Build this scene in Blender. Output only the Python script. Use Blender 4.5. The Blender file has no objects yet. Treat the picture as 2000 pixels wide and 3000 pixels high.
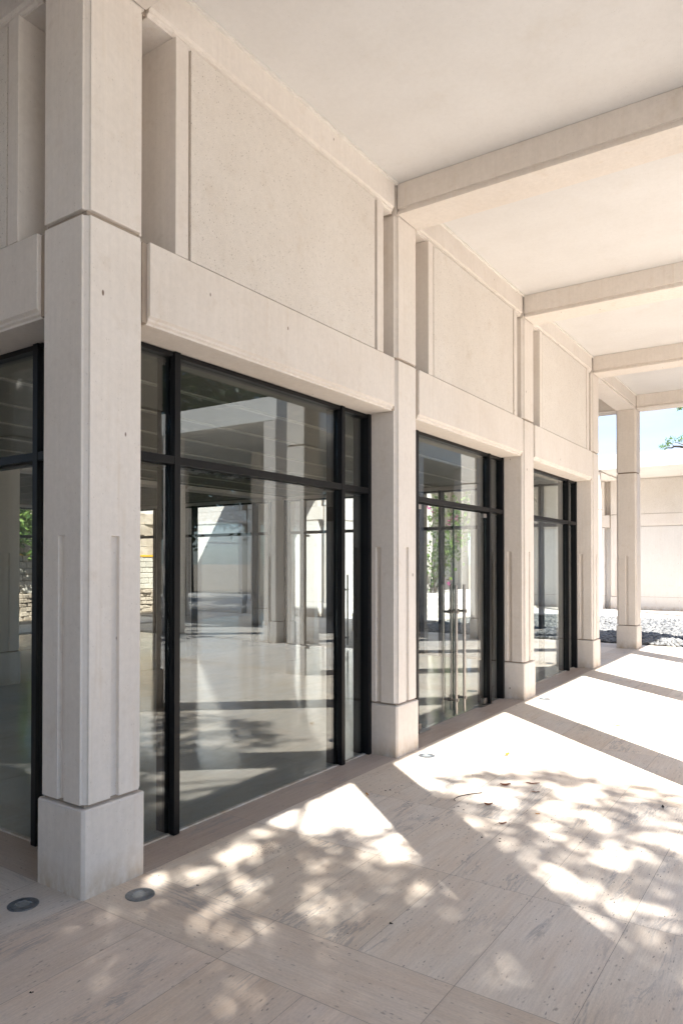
import bpy, bmesh, math, random
from mathutils import Vector, Matrix, noise
R = math.radians
scn = bpy.context.scene
# ------------------------------------------------------------------ camera
CAMP = (2.9326, -2.1259, 1.607)
cd = bpy.data.cameras.new('camera'); cam = bpy.data.objects.new('camera', cd)
scn.collection.objects.link(cam); scn.camera = cam
cd.sensor_fit = 'HORIZONTAL'; cd.sensor_width = 36.0; cd.lens = 36.0 * 2089.06 / 2000
cd.shift_y = 126.6 / 2000; cd.clip_start = 0.05; cd.clip_end = 2000
cam.location = CAMP; cam.rotation_euler = (R(90.643), 0, R(34.22))
# ------------------------------------------------------------------ light
SUN_EL = R(49.5)
SUN_H = Vector((0.760, -0.650)).normalized()          # horizontal direction towards the sun
w = bpy.data.worlds.new('World'); scn.world = w; w.use_nodes = True
nt = w.node_tree; nt.nodes.clear()
out = nt.nodes.new('ShaderNodeOutputWorld'); bg = nt.nodes.new('ShaderNodeBackground')
sky = nt.nodes.new('ShaderNodeTexSky'); sky.sky_type = 'NISHITA'; sky.sun_disc = False
sky.sun_elevation = SUN_EL; sky.sun_rotation = math.atan2(SUN_H.x, SUN_H.y)
sky.air_density = 1.0; sky.dust_density = 0.6; sky.ozone_density = 1.6
bg.inputs[1].default_value = 0.10
# soft high clouds mixed into the sky
tcw = nt.nodes.new('ShaderNodeTexCoord'); mpw = nt.nodes.new('ShaderNodeMapping'); mpw.inputs['Scale'].default_value = (1.6, 1.6, 5.0)
mpw.inputs['Location'].default_value = (0.35, 0.2, 0.55)
nzw = nt.nodes.new('ShaderNodeTexNoise'); nzw.inputs['Scale'].default_value = 2.6; nzw.inputs['Detail'].default_value = 7; nzw.inputs['Roughness'].default_value = 0.58
rpw = nt.nodes.new('ShaderNodeValToRGB'); rpw.color_ramp.elements[0].position = 0.43; rpw.color_ramp.elements[1].position = 0.67
mxw = nt.nodes.new('ShaderNodeMixRGB'); mxw.inputs[2].default_value = (2.30, 2.33, 2.36, 1)
nt.links.new(tcw.outputs['Generated'], mpw.inputs[0]); nt.links.new(mpw.outputs[0], nzw.inputs['Vector'])
nt.links.new(nzw.outputs['Fac'], rpw.inputs[0]); nt.links.new(rpw.outputs[0], mxw.inputs[0])
tint = nt.nodes.new('ShaderNodeMixRGB'); tint.blend_type = 'MULTIPLY'; tint.inputs[0].default_value = 1.0; tint.inputs[2].default_value = (0.66, 0.79, 0.925, 1)
nt.links.new(sky.outputs[0], tint.inputs[1]); nt.links.new(tint.outputs[0], mxw.inputs[1]); nt.links.new(mxw.outputs[0], bg.inputs[0]); nt.links.new(bg.outputs[0], out.inputs[0])
sd = bpy.data.lights.new('sun', 'SUN'); sd.energy = 4.2; sd.angle = R(0.55); sd.color = (1.0, 0.975, 0.935)
sun = bpy.data.objects.new('sun', sd); scn.collection.objects.link(sun)
sv = Vector((SUN_H.x * math.cos(SUN_EL), SUN_H.y * math.cos(SUN_EL), math.sin(SUN_EL)))
sun.rotation_euler = sv.to_track_quat('Z', 'Y').to_euler()
scn.view_settings.view_transform = 'Standard'; scn.view_settings.look = 'None'
scn.view_settings.gamma = 1.0; scn.view_settings.exposure = 2.10
scn.render.engine = 'CYCLES'
scn.cycles.max_bounces = 12; scn.cycles.diffuse_bounces = 6; scn.cycles.glossy_bounces = 5
scn.cycles.transparent_max_bounces = 24; scn.cycles.caustics_reflective = False; scn.cycles.caustics_refractive = False

# ------------------------------------------------------------------ materials
def mat(name):
    m = bpy.data.materials.new(name); m.use_nodes = True
    n = m.node_tree.nodes; n.clear()
    o = n.new('ShaderNodeOutputMaterial'); b = n.new('ShaderNodeBsdfPrincipled')
    m.node_tree.links.new(b.outputs[0], o.inputs[0])
    return m, m.node_tree, b, o
def N(nt, t, **kw):
    n = nt.nodes.new(t)
    for k, v in kw.items():
        if k in n.inputs.keys() if isinstance(k, str) else False: n.inputs[k].default_value = v
        else: setattr(n, k, v)
    return n
def noise_n(nt, vec, scale, detail=4, rough=0.5, dist=0.0):
    n = nt.nodes.new('ShaderNodeTexNoise'); n.inputs['Scale'].default_value = scale
    n.inputs['Detail'].default_value = detail; n.inputs['Roughness'].default_value = rough; n.inputs['Distortion'].default_value = dist
    nt.links.new(vec, n.inputs['Vector']); return n.outputs['Fac']
def mapping(nt, vec, scale, loc=(0, 0, 0)):
    n = nt.nodes.new('ShaderNodeMapping'); n.inputs['Scale'].default_value = scale; n.inputs['Location'].default_value = loc
    nt.links.new(vec, n.inputs[0]); return n.outputs[0]
def ramp(nt, fac, stops):
    n = nt.nodes.new('ShaderNodeValToRGB'); e = n.color_ramp.elements
    while len(e) < len(stops): e.new(0.5)
    for i, (p, c) in enumerate(stops):
        e[i].position = p; e[i].color = (c, c, c, 1) if not isinstance(c, tuple) else (*c, 1)
    nt.links.new(fac, n.inputs[0]); return n.outputs[0]
def mixc(nt, fac, a, b, mode='MIX'):
    n = nt.nodes.new('ShaderNodeMixRGB'); n.blend_type = mode
    for i, v in ((0, fac), (1, a), (2, b)):
        if isinstance(v, (int, float)): n.inputs[i].default_value = v
        elif isinstance(v, tuple): n.inputs[i].default_value = (*v, 1)
        else: nt.links.new(v, n.inputs[i])
    return n.outputs[0]
def bump(nt, b, h, strength, dist=0.01):
    n = nt.nodes.new('ShaderNodeBump'); n.inputs['Strength'].default_value = strength; n.inputs['Distance'].default_value = dist
    nt.links.new(h, n.inputs['Height']); nt.links.new(n.outputs[0], b.inputs['Normal'])
def pos(nt):
    return nt.nodes.new('ShaderNodeNewGeometry').outputs['Position']

def concrete(name, c1, c2, streak=0.5, pits=0.0, rough=0.85, stain=(0.54, 0.45, 0.36), pitsize=70, specks=False):
    m, nt, b, o = mat(name); P = pos(nt)
    base = mixc(nt, ramp(nt, noise_n(nt, P, 1.7, 6, 0.6), [(0.32, 0.0), (0.68, 1.0)]), c1, c2)
    st = ramp(nt, noise_n(nt, mapping(nt, P, (38, 38, 1.2)), 1.0, 3, 0.6), [(0.3, 0.93), (0.7, 1.02)])
    base = mixc(nt, streak, base, st, 'MULTIPLY')
    fa = 0.975 if streak == 0.0 else 0.94
    fine = ramp(nt, noise_n(nt, P, 26, 8, 0.7), [(0.3, fa), (0.7, 1.03)])
    base = mixc(nt, 1.0, base, fine, 'MULTIPLY')
    sm = ramp(nt, noise_n(nt, P, 5.5 if streak else 2.1, 6, 0.7), [(0.56, 0.0), (0.72, 0.30)])
    base = mixc(nt, sm, base, stain)
    vr = nt.nodes.new('ShaderNodeTexVoronoi'); vr.inputs['Scale'].default_value = pitsize
    nt.links.new(mapping(nt, P, (1, 1, 0.6)), vr.inputs['Vector'])
    pm = ramp(nt, vr.outputs['Distance'], [(0.08, 1.0), (0.2, 0.0)])
    pk = ramp(nt, noise_n(nt, P, 17, 3, 0.6), [(0.50 - pits * 0.12, 0.0), (0.62 - pits * 0.05, 1.0)])
    pp = mixc(nt, 1.0, pm, pk, 'MULTIPLY')
    fac = mixc(nt, 1.0, pp, (0.35 + 0.5 * pits,) * 3, 'MULTIPLY')
    base = mixc(nt, fac, base, (0.20, 0.15, 0.11))
    if pits:
        gr = ramp(nt, noise_n(nt, P, 210, 3, 0.8), [(0.3, 0.80), (0.6, 1.05)]); base = mixc(nt, 1.0, base, gr, 'MULTIPLY')
    oi = nt.nodes.new('ShaderNodeObjectInfo')
    base = mixc(nt, 1.0, base, ramp(nt, oi.outputs['Random'], [(0.0, (0.955, 0.945, 0.935)), (0.5, (1.0, 0.995, 0.99)), (1.0, (1.03, 1.03, 1.03))]), 'MULTIPLY')
    if specks:
        sx = nt.nodes.new('ShaderNodeSeparateXYZ'); nt.links.new(P, sx.inputs[0])
        zm_ = ramp(nt, sx.outputs['Z'], [(0.0, 1.0), (0.16, 0.0)])
        zn = ramp(nt, noise_n(nt, mapping(nt, P, (1, 1, 0.5)), 9, 5, 0.7), [(0.36, 0.0), (0.62, 0.8)])
        base = mixc(nt, mixc(nt, 1.0, zm_, zn, 'MULTIPLY'), base, (0.47, 0.36, 0.24))
        rn = ramp(nt, noise_n(nt, mapping(nt, P, (16, 16, 0.7)), 1.0, 4, 0.65), [(0.60, 0.0), (0.74, 0.30)])
        base = mixc(nt, rn, base, (0.57, 0.47, 0.36))
    if specks:      # sparse dark husks and nicks on the smooth stone
        v3 = nt.nodes.new('ShaderNodeTexVoronoi'); v3.inputs['Scale'].default_value = 7.0; v3.inputs['Randomness'].default_value = 1.0
        nt.links.new(mapping(nt, P, (1, 1, 0.45)), v3.inputs['Vector'])
        s1 = ramp(nt, v3.outputs['Distance'], [(0.040, 1.0), (0.056, 0.0)])
        s2 = ramp(nt, v3.outputs['Color'], [(0.56, 0.0), (0.57, 0.9)])
        base = mixc(nt, mixc(nt, 1.0, s1, s2, 'MULTIPLY'), base, (0.13, 0.08, 0.05))
    nt.links.new(base, b.inputs['Base Color']); b.inputs['Roughness'].default_value = rough
    b.inputs['Specular IOR Level'].default_value = 0.25
    hh = mixc(nt, 0.5 if not pits else 0.35, noise_n(nt, P, 140 if pits else 60, 6, 0.7), noise_n(nt, P, 6, 3, 0.5))
    hh = mixc(nt, pp, hh, (0, 0, 0))
    bump(nt, b, hh, 0.55 if pits else 0.18, 0.006 if pits else 0.004)
    return m
M = {}
M['stone'] = concrete('cast_stone', (0.685, 0.63, 0.575), (0.73, 0.68, 0.63), specks=True)
M['panel'] = concrete('bush_hammered_stone', (0.695, 0.645, 0.59), (0.735, 0.69, 0.64), streak=0.1, pits=1.0, rough=0.95, pitsize=62)
M['ceiling'] = concrete('plastered_ceiling', (0.65, 0.64, 0.63), (0.61, 0.595, 0.58), streak=0.0, stain=(0.55, 0.51, 0.46))
M['joint'] = concrete('joint_mortar', (0.33, 0.27, 0.22), (0.38, 0.32, 0.26))
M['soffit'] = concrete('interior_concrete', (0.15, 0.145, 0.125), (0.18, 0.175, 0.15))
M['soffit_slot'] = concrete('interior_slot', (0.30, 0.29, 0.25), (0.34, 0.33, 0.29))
M['block'] = concrete('sandstone_block', (0.46, 0.42, 0.35), (0.60, 0.56, 0.49), streak=0, pits=0.6)
M['rubble'] = concrete('rubble_stone', (0.30, 0.24, 0.18), (0.55, 0.47, 0.38), streak=0, pits=0.6)

def colnoise(nt, vec):
    n = nt.nodes.new('ShaderNodeTexNoise'); n.inputs['Scale'].default_value = 2.0; n.inputs['Detail'].default_value = 4; nt.links.new(vec, n.inputs['Vector'])
    v = nt.nodes.new('ShaderNodeVectorMath'); v.operation = 'SCALE'; v.inputs['Scale'].default_value = 12.0; nt.links.new(n.outputs['Color'], v.inputs[0]); return v.outputs[0]
def travertine(name, tint, rough, spec, bumps):
    m, nt, b, o = mat(name)
    uvn = nt.nodes.new('ShaderNodeUVMap'); uvn.uv_map = 'UVMap'; V = uvn.outputs[0]
    at = nt.nodes.new('ShaderNodeAttribute'); at.attribute_name = 'tone'
    g1 = noise_n(nt, mapping(nt, V, (2.2, 26, 1)), 1.0, 8, 0.7, 0.3)
    g2 = noise_n(nt, mapping(nt, V, (5, 90, 1)), 1.0, 5, 0.6, 0.15)
    g3 = noise_n(nt, mapping(nt, V, (1.0, 3.0, 1)), 2.0, 5, 0.6)
    base = mixc(nt, ramp(nt, g1, [(0.3, 0.0), (0.72, 1.0)]), (0.74, 0.695, 0.65), (0.66, 0.595, 0.54))
    base = mixc(nt, ramp(nt, g3, [(0.35, 0.0), (0.65, 0.75)]), base, (0.74, 0.725, 0.705))
    base = mixc(nt, 1.0, base, ramp(nt, g2, [(0.25, 0.88), (0.7, 1.05)]), 'MULTIPLY')
    base = mixc(nt, 1.0, base, ramp(nt, noise_n(nt, mapping(nt, V, (60, 170, 1)), 1.0, 5, 0.75), [(0.3, 0.86), (0.65, 1.04)]), 'MULTIPLY')
    base = mixc(nt, 1.0, base, at.outputs['Color'], 'MULTIPLY')
    base = mixc(nt, 1.0, base, tint, 'MULTIPLY')
    # elongated pits and grey veins
    vr = nt.nodes.new('ShaderNodeTexVoronoi'); vr.inputs['Scale'].default_value = 1.0
    nt.links.new(mixc(nt, 0.12, mapping(nt, V, (24, 66, 1)), colnoise(nt, mapping(nt, V, (6, 9, 1))), 'ADD'), vr.inputs['Vector'])
    pm = ramp(nt, vr.outputs['Distance'], [(0.12, 1.0), (0.26, 0.0)])
    pk = ramp(nt, noise_n(nt, mapping(nt, V, (1.2, 7, 1)), 3.0, 4, 0.6), [(0.50, 0.0), (0.60, 1.0)])
    p1 = mixc(nt, 1.0, pm, pk, 'MULTIPLY')
    vr2 = nt.nodes.new('ShaderNodeTexVoronoi'); vr2.inputs['Scale'].default_value = 1.0
    nt.links.new(mapping(nt, V, (9, 19, 1), (3, 5, 0)), vr2.inputs['Vector'])
    pm2 = ramp(nt, vr2.outputs['Distance'], [(0.06, 1.0), (0.13, 0.0)])
    pk2 = ramp(nt, noise_n(nt, mapping(nt, V, (2, 6, 1), (9, 2, 0)), 2.2, 3, 0.6), [(0.50, 0.0), (0.56, 1.0)])
    p2 = mixc(nt, 1.0, pm2, pk2, 'MULTIPLY')
    base = mixc(nt, mixc(nt, 1.0, p1, (0.7,) * 3, 'MULTIPLY'), base, (0.22, 0.18, 0.155))
    base = mixc(nt, mixc(nt, 1.0, p2, (0.55,) * 3, 'MULTIPLY'), base, (0.17, 0.13, 0.11))
    vn = ramp(nt, noise_n(nt, mapping(nt, V, (1.3, 9, 1), (4, 4, 0)), 1.0, 8, 0.7, 0.6), [(0.465, 0.0), (0.5, 0.7), (0.53, 0.0)])
    vk = ramp(nt, noise_n(nt, mapping(nt, V, (1, 2.5, 1), (1, 8, 0)), 1.3, 2, 0.5), [(0.54, 0.0), (0.64, 1.0)])
    base = mixc(nt, mixc(nt, 1.0, vn, vk, 'MULTIPLY'), base, (0.30, 0.29, 0.29))
    # rusty stains
    sk = ramp(nt, noise_n(nt, pos(nt), 3.1, 5, 0.65), [(0.63, 0.0), (0.72, 0.25)])
    base = mixc(nt, sk, base, (0.42, 0.31, 0.20))
    nt.links.new(base, b.inputs['Base Color'])
    rg = ramp(nt, g1, [(0.3, rough * 0.85), (0.75, min(1, rough * 1.25))])
    nt.links.new(rg, b.inputs['Roughness']); b.inputs['Specular IOR Level'].default_value = spec
    h = mixc(nt, 0.5, g2, g1); h = mixc(nt, p1, h, (0, 0, 0)); h = mixc(nt, p2, h, (0, 0, 0))
    bump(nt, b, h, bumps, 0.004)
    return m
M['floor'] = travertine('travertine_floor', (1.01, 0.99, 0.95), 0.55, 0.3, 0.35)
M['floor_brown'] = travertine('travertine_threshold', (0.74, 0.64, 0.565), 0.5, 0.3, 0.4)
M['floor_in'] = travertine('polished_travertine', (0.72, 0.745, 0.70), 0.045, 0.7, 0.17)

def simple(name, col, rough=0.5, metal=0.0, spec=0.5, vary=0.0, vs=8, bmp=0.0):
    m, nt, b, o = mat(name)
    if vary:
        P = pos(nt); c = mixc(nt, ramp(nt, noise_n(nt, P, vs, 5, 0.6), [(0.3, 1 - vary), (0.7, 1 + vary)]), (0, 0, 0), col)
        c = mixc(nt, 1.0, (*col,), ramp(nt, noise_n(nt, P, vs, 5, 0.6), [(0.3, 1 - vary), (0.7, 1.0)]), 'MULTIPLY')
        nt.links.new(c, b.inputs['Base Color'])
        if bmp: bump(nt, b, noise_n(nt, P, vs * 6, 5, 0.6), bmp, 0.01)
    else: b.inputs['Base Color'].default_value = (*col, 1)
    b.inputs['Roughness'].default_value = rough; b.inputs['Metallic'].default_value = metal
    b.inputs['Specular IOR Level'].default_value = spec
    return m
M['black'] = simple('black_aluminium', (0.006, 0.006, 0.007), 0.45, 0.0, 0.22, 0.3, 3)
M['steel'] = simple('brushed_steel', (0.36, 0.33, 0.305), 0.32, 1.0, 0.5, 0.2, 30)
M['patch'] = simple('satin_steel_patch', (0.50, 0.46, 0.43), 0.35, 1.0, 0.5, 0.15, 20)
M['rubber'] = simple('black_rubber', (0.02, 0.02, 0.02), 0.7)
M['lampring'] = simple('lamp_ring_metal', (0.28, 0.30, 0.32), 0.42, 0.7, 0.5, 0.4, 60)
M['lamplens'] = simple('frosted_lamp_glass', (0.28, 0.30, 0.30), 0.12, 0.0, 0.6, 0.3, 80)
M['grout'] = simple('grout', (0.36, 0.31, 0.26), 0.9, 0, 0.2, 0.2, 20)
M['earth'] = simple('dry_earth', (0.36, 0.30, 0.23), 0.95, 0, 0.2, 0.3, 1.2, 0.5)
M['bark'] = simple('bark', (0.10, 0.075, 0.055), 0.9, 0, 0.2, 0.5, 14, 0.6)
M['yellow'] = simple('yellow_paint', (0.75, 0.42, 0.02), 0.5, 0, 0.4, 0.1, 5)
M['bounce_pale'] = concrete('bounce_paled_wall', (0.73, 0.705, 0.675), (0.70, 0.675, 0.64), specks=True)  # wall colour paled to carry light bounced off the sunlit court
M['whitewall'] = concrete('white_render', (0.74, 0.72, 0.68), (0.70, 0.68, 0.64))
M['drysurf'] = simple('dry_leaf', (0.20, 0.07, 0.035), 0.65, 0, 0.3, 0.5, 60)
M['dryyellow'] = simple('dry_yellow_leaf', (0.62, 0.30, 0.05), 0.65, 0, 0.3, 0.3, 60)
M['seed'] = simple('dark_seed', (0.035, 0.022, 0.016), 0.7)

def leafmat(name, a, bcol, trans=0.35):
    m, nt, b, o = mat(name)
    at = nt.nodes.new('ShaderNodeAttribute'); at.attribute_name = 'tone'
    c = mixc(nt, at.outputs['Fac'], a, bcol)
    nt.links.new(c, b.inputs['Base Color']); b.inputs['Roughness'].default_value = 0.55; b.inputs['Specular IOR Level'].default_value = 0.35
    t = nt.nodes.new('ShaderNodeBsdfTranslucent'); nt.links.new(c, t.inputs[0])
    mx = nt.nodes.new('ShaderNodeMixShader'); mx.inputs[0].default_value = trans
    nt.links.new(b.outputs[0], mx.inputs[1]); nt.links.new(t.outputs[0], mx.inputs[2]); nt.links.new(mx.outputs[0], o.inputs[0])
    return m
M['leaf'] = leafmat('tree_leaves', (0.018, 0.032, 0.012), (0.045, 0.075, 0.02), 0.2)
M['leaf_light'] = leafmat('vine_leaves', (0.05, 0.11, 0.03), (0.20, 0.30, 0.06), 0.4)
M['petal'] = leafmat('magenta_bracts', (0.45, 0.03, 0.22), (0.75, 0.12, 0.42), 0.4)

def glassmat():
    m, nt, b, o = mat('clear_float_glass'); nt.nodes.remove(b)
    tr = nt.nodes.new('ShaderNodeBsdfTransparent'); tr.inputs[0].default_value = (0.885, 0.903, 0.897, 1)
    gl = nt.nodes.new('ShaderNodeBsdfGlossy'); gl.inputs['Roughness'].default_value = 0.0; gl.inputs[0].default_value = (0.93, 0.98, 1.0, 1)
    lw = nt.nodes.new('ShaderNodeLayerWeight'); lw.inputs[0].default_value = 0.5
    pw = nt.nodes.new('ShaderNodeMath'); pw.operation = 'POWER'; pw.inputs[1].default_value = 5.0; nt.links.new(lw.outputs['Facing'], pw.inputs[0])
    fr = nt.nodes.new('ShaderNodeMath'); fr.operation = 'MULTIPLY_ADD'; fr.inputs[1].default_value = 0.92; fr.inputs[2].default_value = 0.068; nt.links.new(pw.outputs[0], fr.inputs[0])
    nzz = noise_n(nt, pos(nt), 0.8, 2, 0.4)
    bp = nt.nodes.new('ShaderNodeBump'); bp.inputs['Strength'].default_value = 0.018; bp.inputs['Distance'].default_value = 0.02
    nt.links.new(nzz, bp.inputs['Height']); nt.links.new(bp.outputs[0], gl.inputs['Normal'])
    mx = nt.nodes.new('ShaderNodeMixShader'); nt.links.new(fr.outputs[0], mx.inputs[0])
    nt.links.new(tr.outputs[0], mx.inputs[1]); nt.links.new(gl.outputs[0], mx.inputs[2]); nt.links.new(mx.outputs[0], o.inputs[0])
    return m
M['glass'] = glassmat()
def gravelmat():
    m, nt, b, o = mat('grey_river_pebbles')
    at = nt.nodes.new('ShaderNodeAttribute'); at.attribute_name = 'tone'
    c = mixc(nt, at.outputs['Fac'], (0.085, 0.09, 0.097), (0.27, 0.265, 0.25))
    c = mixc(nt, 1.0, c, ramp(nt, noise_n(nt, pos(nt), 30, 4, 0.6), [(0.3, 0.8), (0.7, 1.05)]), 'MULTIPLY')
    nt.links.new(c, b.inputs['Base Color']); b.inputs['Roughness'].default_value = 0.75
    return m
M['gravel'] = gravelmat()
M['edge'] = simple('green_glass_edge', (0.02, 0.05, 0.045), 0.2)

# ------------------------------------------------------------------ helpers
COL = scn.collection
def tag(o, label=None, cat=None, group=None, kind=None):
    if label: o['label'] = label
    if cat: o['category'] = cat
    if group: o['group'] = group
    if kind: o['kind'] = kind
    return o
def empty(name, loc=(0, 0, 0), rz=0.0, parent=None):
    o = bpy.data.objects.new(name, None); COL.objects.link(o); o.location = loc; o.rotation_euler = (0, 0, rz)
    o.empty_display_size = 0.2
    if parent: o.parent = parent
    return o
def mesh_obj(name, me, parent=None, loc=(0, 0, 0), rz=0.0):
    o = bpy.data.objects.new(name, me); COL.objects.link(o); o.location = loc; o.rotation_euler = (0, 0, rz)
    if parent: o.parent = parent
    return o
class MB:
    def __init__(s): s.v = []; s.f = []; s.mi = []; s.cur = 0
    def add(s, vs, fs):
        o = len(s.v); s.v += vs; s.f += [tuple(i + o for i in f) for f in fs]; s.mi += [s.cur] * len(fs)
    def box(s, x0, y0, z0, x1, y1, z1):
        s.add([(x0, y0, z0), (x1, y0, z0), (x1, y1, z0), (x0, y1, z0), (x0, y0, z1), (x1, y0, z1), (x1, y1, z1), (x0, y1, z1)],
              [(0, 3, 2, 1), (4, 5, 6, 7), (0, 1, 5, 4), (1, 2, 6, 5), (2, 3, 7, 6), (3, 0, 4, 7)])
    def prism(s, poly, a0, a1, axis='z', caps=(1, 1)):
        n = len(poly)
        def P(p, a):
            if axis == 'z': return (p[0], p[1], a)
            if axis == 'y': return (p[0], a, p[1])     # poly in (x,z)
            return (a, p[0], p[1])                     # poly in (y,z)
        vs = [P(p, a0) for p in poly] + [P(p, a1) for p in poly]
        fs = [(i, (i + 1) % n, n + (i + 1) % n, n + i) for i in range(n)]
        if caps[0]: fs.append(tuple(range(n))[::-1])
        if caps[1]: fs.append(tuple(range(n, 2 * n)))
        s.add(vs, fs)
    def cyl(s, p, q, r, n=16, r2=None):
        p = Vector(p); q = Vector(q); d = (q - p).normalized()
        a = d.orthogonal().normalized(); b = d.cross(a); r2 = r if r2 is None else r2
        vs = [tuple(p + (a * math.cos(t) + b * math.sin(t)) * r) for t in [2 * math.pi * i / n for i in range(n)]]
        vs += [tuple(q + (a * math.cos(t) + b * math.sin(t)) * r2) for t in [2 * math.pi * i / n for i in range(n)]]
        fs = [(i, (i + 1) % n, n + (i + 1) % n, n + i) for i in range(n)] + [tuple(range(n))[::-1], tuple(range(n, 2 * n))]
        s.add(vs, fs)
    def mesh(s, name, mats, smooth=False):
        me = bpy.data.meshes.new(name); me.from_pydata(s.v, [], s.f)
        for m in (mats if isinstance(mats, (list, tuple)) else [mats]): me.materials.append(m)
        me.polygons.foreach_set('material_index', s.mi)
        bm = bmesh.new(); bm.from_mesh(me); bmesh.ops.recalc_face_normals(bm, faces=bm.faces); bm.to_mesh(me); bm.free()
        if smooth: me.polygons.foreach_set('use_smooth', [True] * len(me.polygons))
        me.update(); return me
def bev(o, wd=0.004, seg=2):
    m = o.modifiers.new('bevel', 'BEVEL'); m.width = wd; m.segments = seg; m.limit_method = 'ANGLE'; m.angle_limit = R(40); return o
W = 0.37; S = 3.0
ZB, ZJ, ZL0, ZL1, ZR0, ZC, ZT = 0.4254, 3.31, 2.875, 3.30, 4.512, 4.762, 5.0

# ------------------------------------------------------------------ shared meshes of the building system
def rebate(x0, y0, x1, y1, c, deep):
    """square with rebated (two-step) arrises; local coords"""
    pts = []
    for (cx, cy, sx, sy) in ((x0, y0, 1, 1), (x1, y0, -1, 1), (x1, y1, -1, -1), (x0, y1, 1, -1)):
        if deep: a = [(cx, cy + sy * c), (cx + sx * 0.010, cy + sy * c), (cx + sx * c, cy + sy * 0.010), (cx + sx * c, cy)]
        else: a = [(cx, cy + sy * c), (cx + sx * c, cy)]
        if sx * sy < 0: a = a[::-1]
        pts += a
    return pts
def slotted(x0, y0, x1, y1, c, sw, sdp):
    mx, my = (x0 + x1) / 2, (y0 + y1) / 2
    P = rebate(x0, y0, x1, y1, c, True)
    # corner order: (x0,y0) (x1,y0) (x1,y1) (x0,y1), counter-clockwise, 4 points each
    q = []
    q += P[0:4]; q += [(mx - sw, y0), (mx - sw, y0 + sdp), (mx + sw, y0 + sdp), (mx + sw, y0)]
    q += P[4:8]; q += [(x1, my - sw), (x1 - sdp, my - sw), (x1 - sdp, my + sw), (x1, my + sw)]
    q += P[8:12]; q += [(mx + sw, y1), (mx + sw, y1 - sdp), (mx - sw, y1 - sdp), (mx - sw, y1)]
    q += P[12:16]; q += [(x0, my + sw), (x0 + sdp, my + sw), (x0 + sdp, my - sw), (x0, my - sw)]
    return q
# column local origin: outer corner; occupies x in [-W,0], y in [0,W]
e = 0.004; X_ = 0.004
b = MB(); b.prism(rebate(-W - X_, -X_, X_, W + X_, 0.015, False), -0.02, ZB - 0.008, caps=(1, 0))
pl = rebate(-W - X_, -X_, X_, W + X_, 0.015, False); pt = rebate(-W + 0.002, 0.002, -0.002, W - 0.002, 0.014, False)
nn = len(pl); b.add([(x, y, ZB - 0.008) for x, y in pl] + [(x, y, ZB) for x, y in pt], [(i, (i + 1) % nn, nn + (i + 1) % nn, nn + i) for i in range(nn)] + [tuple(range(nn, 2 * nn))])
ME_BASE = b.mesh('column_base', M['stone'])
b = MB()
q = slotted(-W + e, e, -e, W - e, 0.028, 0.024, 0.022); n = len(q)
inner = set(i for k in range(4) for i in (8 * k + 5, 8 * k + 6))
outer = [i for i in range(n) if i not in inner]
za, zm, zz = ZB + 0.017, 1.742, ZJ - 0.013
vs = [(*p, za) for p in q] + [(*p, zm) for p in q] + [(*p, zz) for p in q]
fs = [(i, (i + 1) % n, n + (i + 1) % n, n + i) for i in range(n)]
for a, c in zip(outer, outer[1:] + outer[:1]): fs.append((n + a, n + c, 2 * n + c, 2 * n + a))
for k in range(4): fs.append((n + 8 * k + 4, n + 8 * k + 5, n + 8 * k + 6, n + 8 * k + 7))
fs.append(tuple(2 * n + i for i in outer)); fs.append(tuple(range(n))[::-1])
b.add(vs, fs)
b.cur = 1; b.box(-W + 0.024, 0.024, ZB - 0.002, -0.024, W - 0.024, ZB + 0.018); b.box(-W + 0.026, 0.026, ZJ - 0.014, -0.026, W - 0.026, ZJ + 0.014)
ME_SHAFT = b.mesh('column_shaft', [M['stone'], M['joint']])
b = MB(); b.prism(rebate(-W + e, e, -e, W - e, 0.028, True), ZJ + 0.013, ZR0 - 0.006)
ME_HEAD = b.mesh('column_head', M['stone'])
# lintel: local x outward, y along, occupies y .40..2.97
lp = [(-0.003, ZL1), (-0.003, 2.912), (-0.020, 2.900), (-0.020, 2.888), (-0.034, 2.880), (-0.034, 2.868), (-0.36, 2.864), (-0.36, ZL1)]
b = MB(); b.prism(lp, 0.40, 2.97, 'y'); b.cur = 1
b.box(-0.33, 0.366, 2.874, -0.026, 0.40, ZL1 - 0.004); b.box(-0.33, 2.97, 2.874, -0.026, 3.004, ZL1 - 0.004)
ME_LINTEL = b.mesh('lintel', [M['stone'], M['joint']])
rp = [(-0.005, ZC), (-0.005, 4.556), (-0.020, 4.546), (-0.020, 4.532), (-0.032, 4.524), (-0.032, 4.51), (-0.36, 4.508), (-0.36, ZC)]
b = MB(); b.prism(rp, 0.40, 2.97, 'y'); b.cur = 1
b.box(-0.33, 0.366, 4.515, -0.045, 0.40, ZC - 0.003); b.box(-0.33, 2.97, 4.515, -0.045, 3.004, ZC - 0.003)
ME_RING = b.mesh('ring_beam', [M['stone'], M['joint']])
# upper wall panel: side fins, groove, textured field, closed niches at both ends
b = MB()
b.box(-0.30, 0.577, ZL1 + 0.004, -0.004, 0.672, ZR0 - 0.004); b.box(-0.30, 2.698, ZL1 + 0.004, -0.004, 2.793, ZR0 - 0.004)
b.box(-0.36, 0.372, ZL1 + 0.001, -0.30, 2.998, ZR0 - 0.001)
b.cur = 2; b.box(-0.295, 0.672, ZL1 + 0.004, -0.028, 2.698, ZR0 - 0.004)
b.cur = 1; b.box(-0.29, 0.697, ZL1 + 0.008, -0.010, 2.673, ZR0 - 0.008)
b.cur = 2; b.box(-0.34, 0.40, ZL1 - 0.002, -0.02, 2.97, ZL1 + 0.003)
ME_PANEL = b.mesh('upper_wall_panel', [M['stone'], M['panel'], M['joint']])
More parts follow.
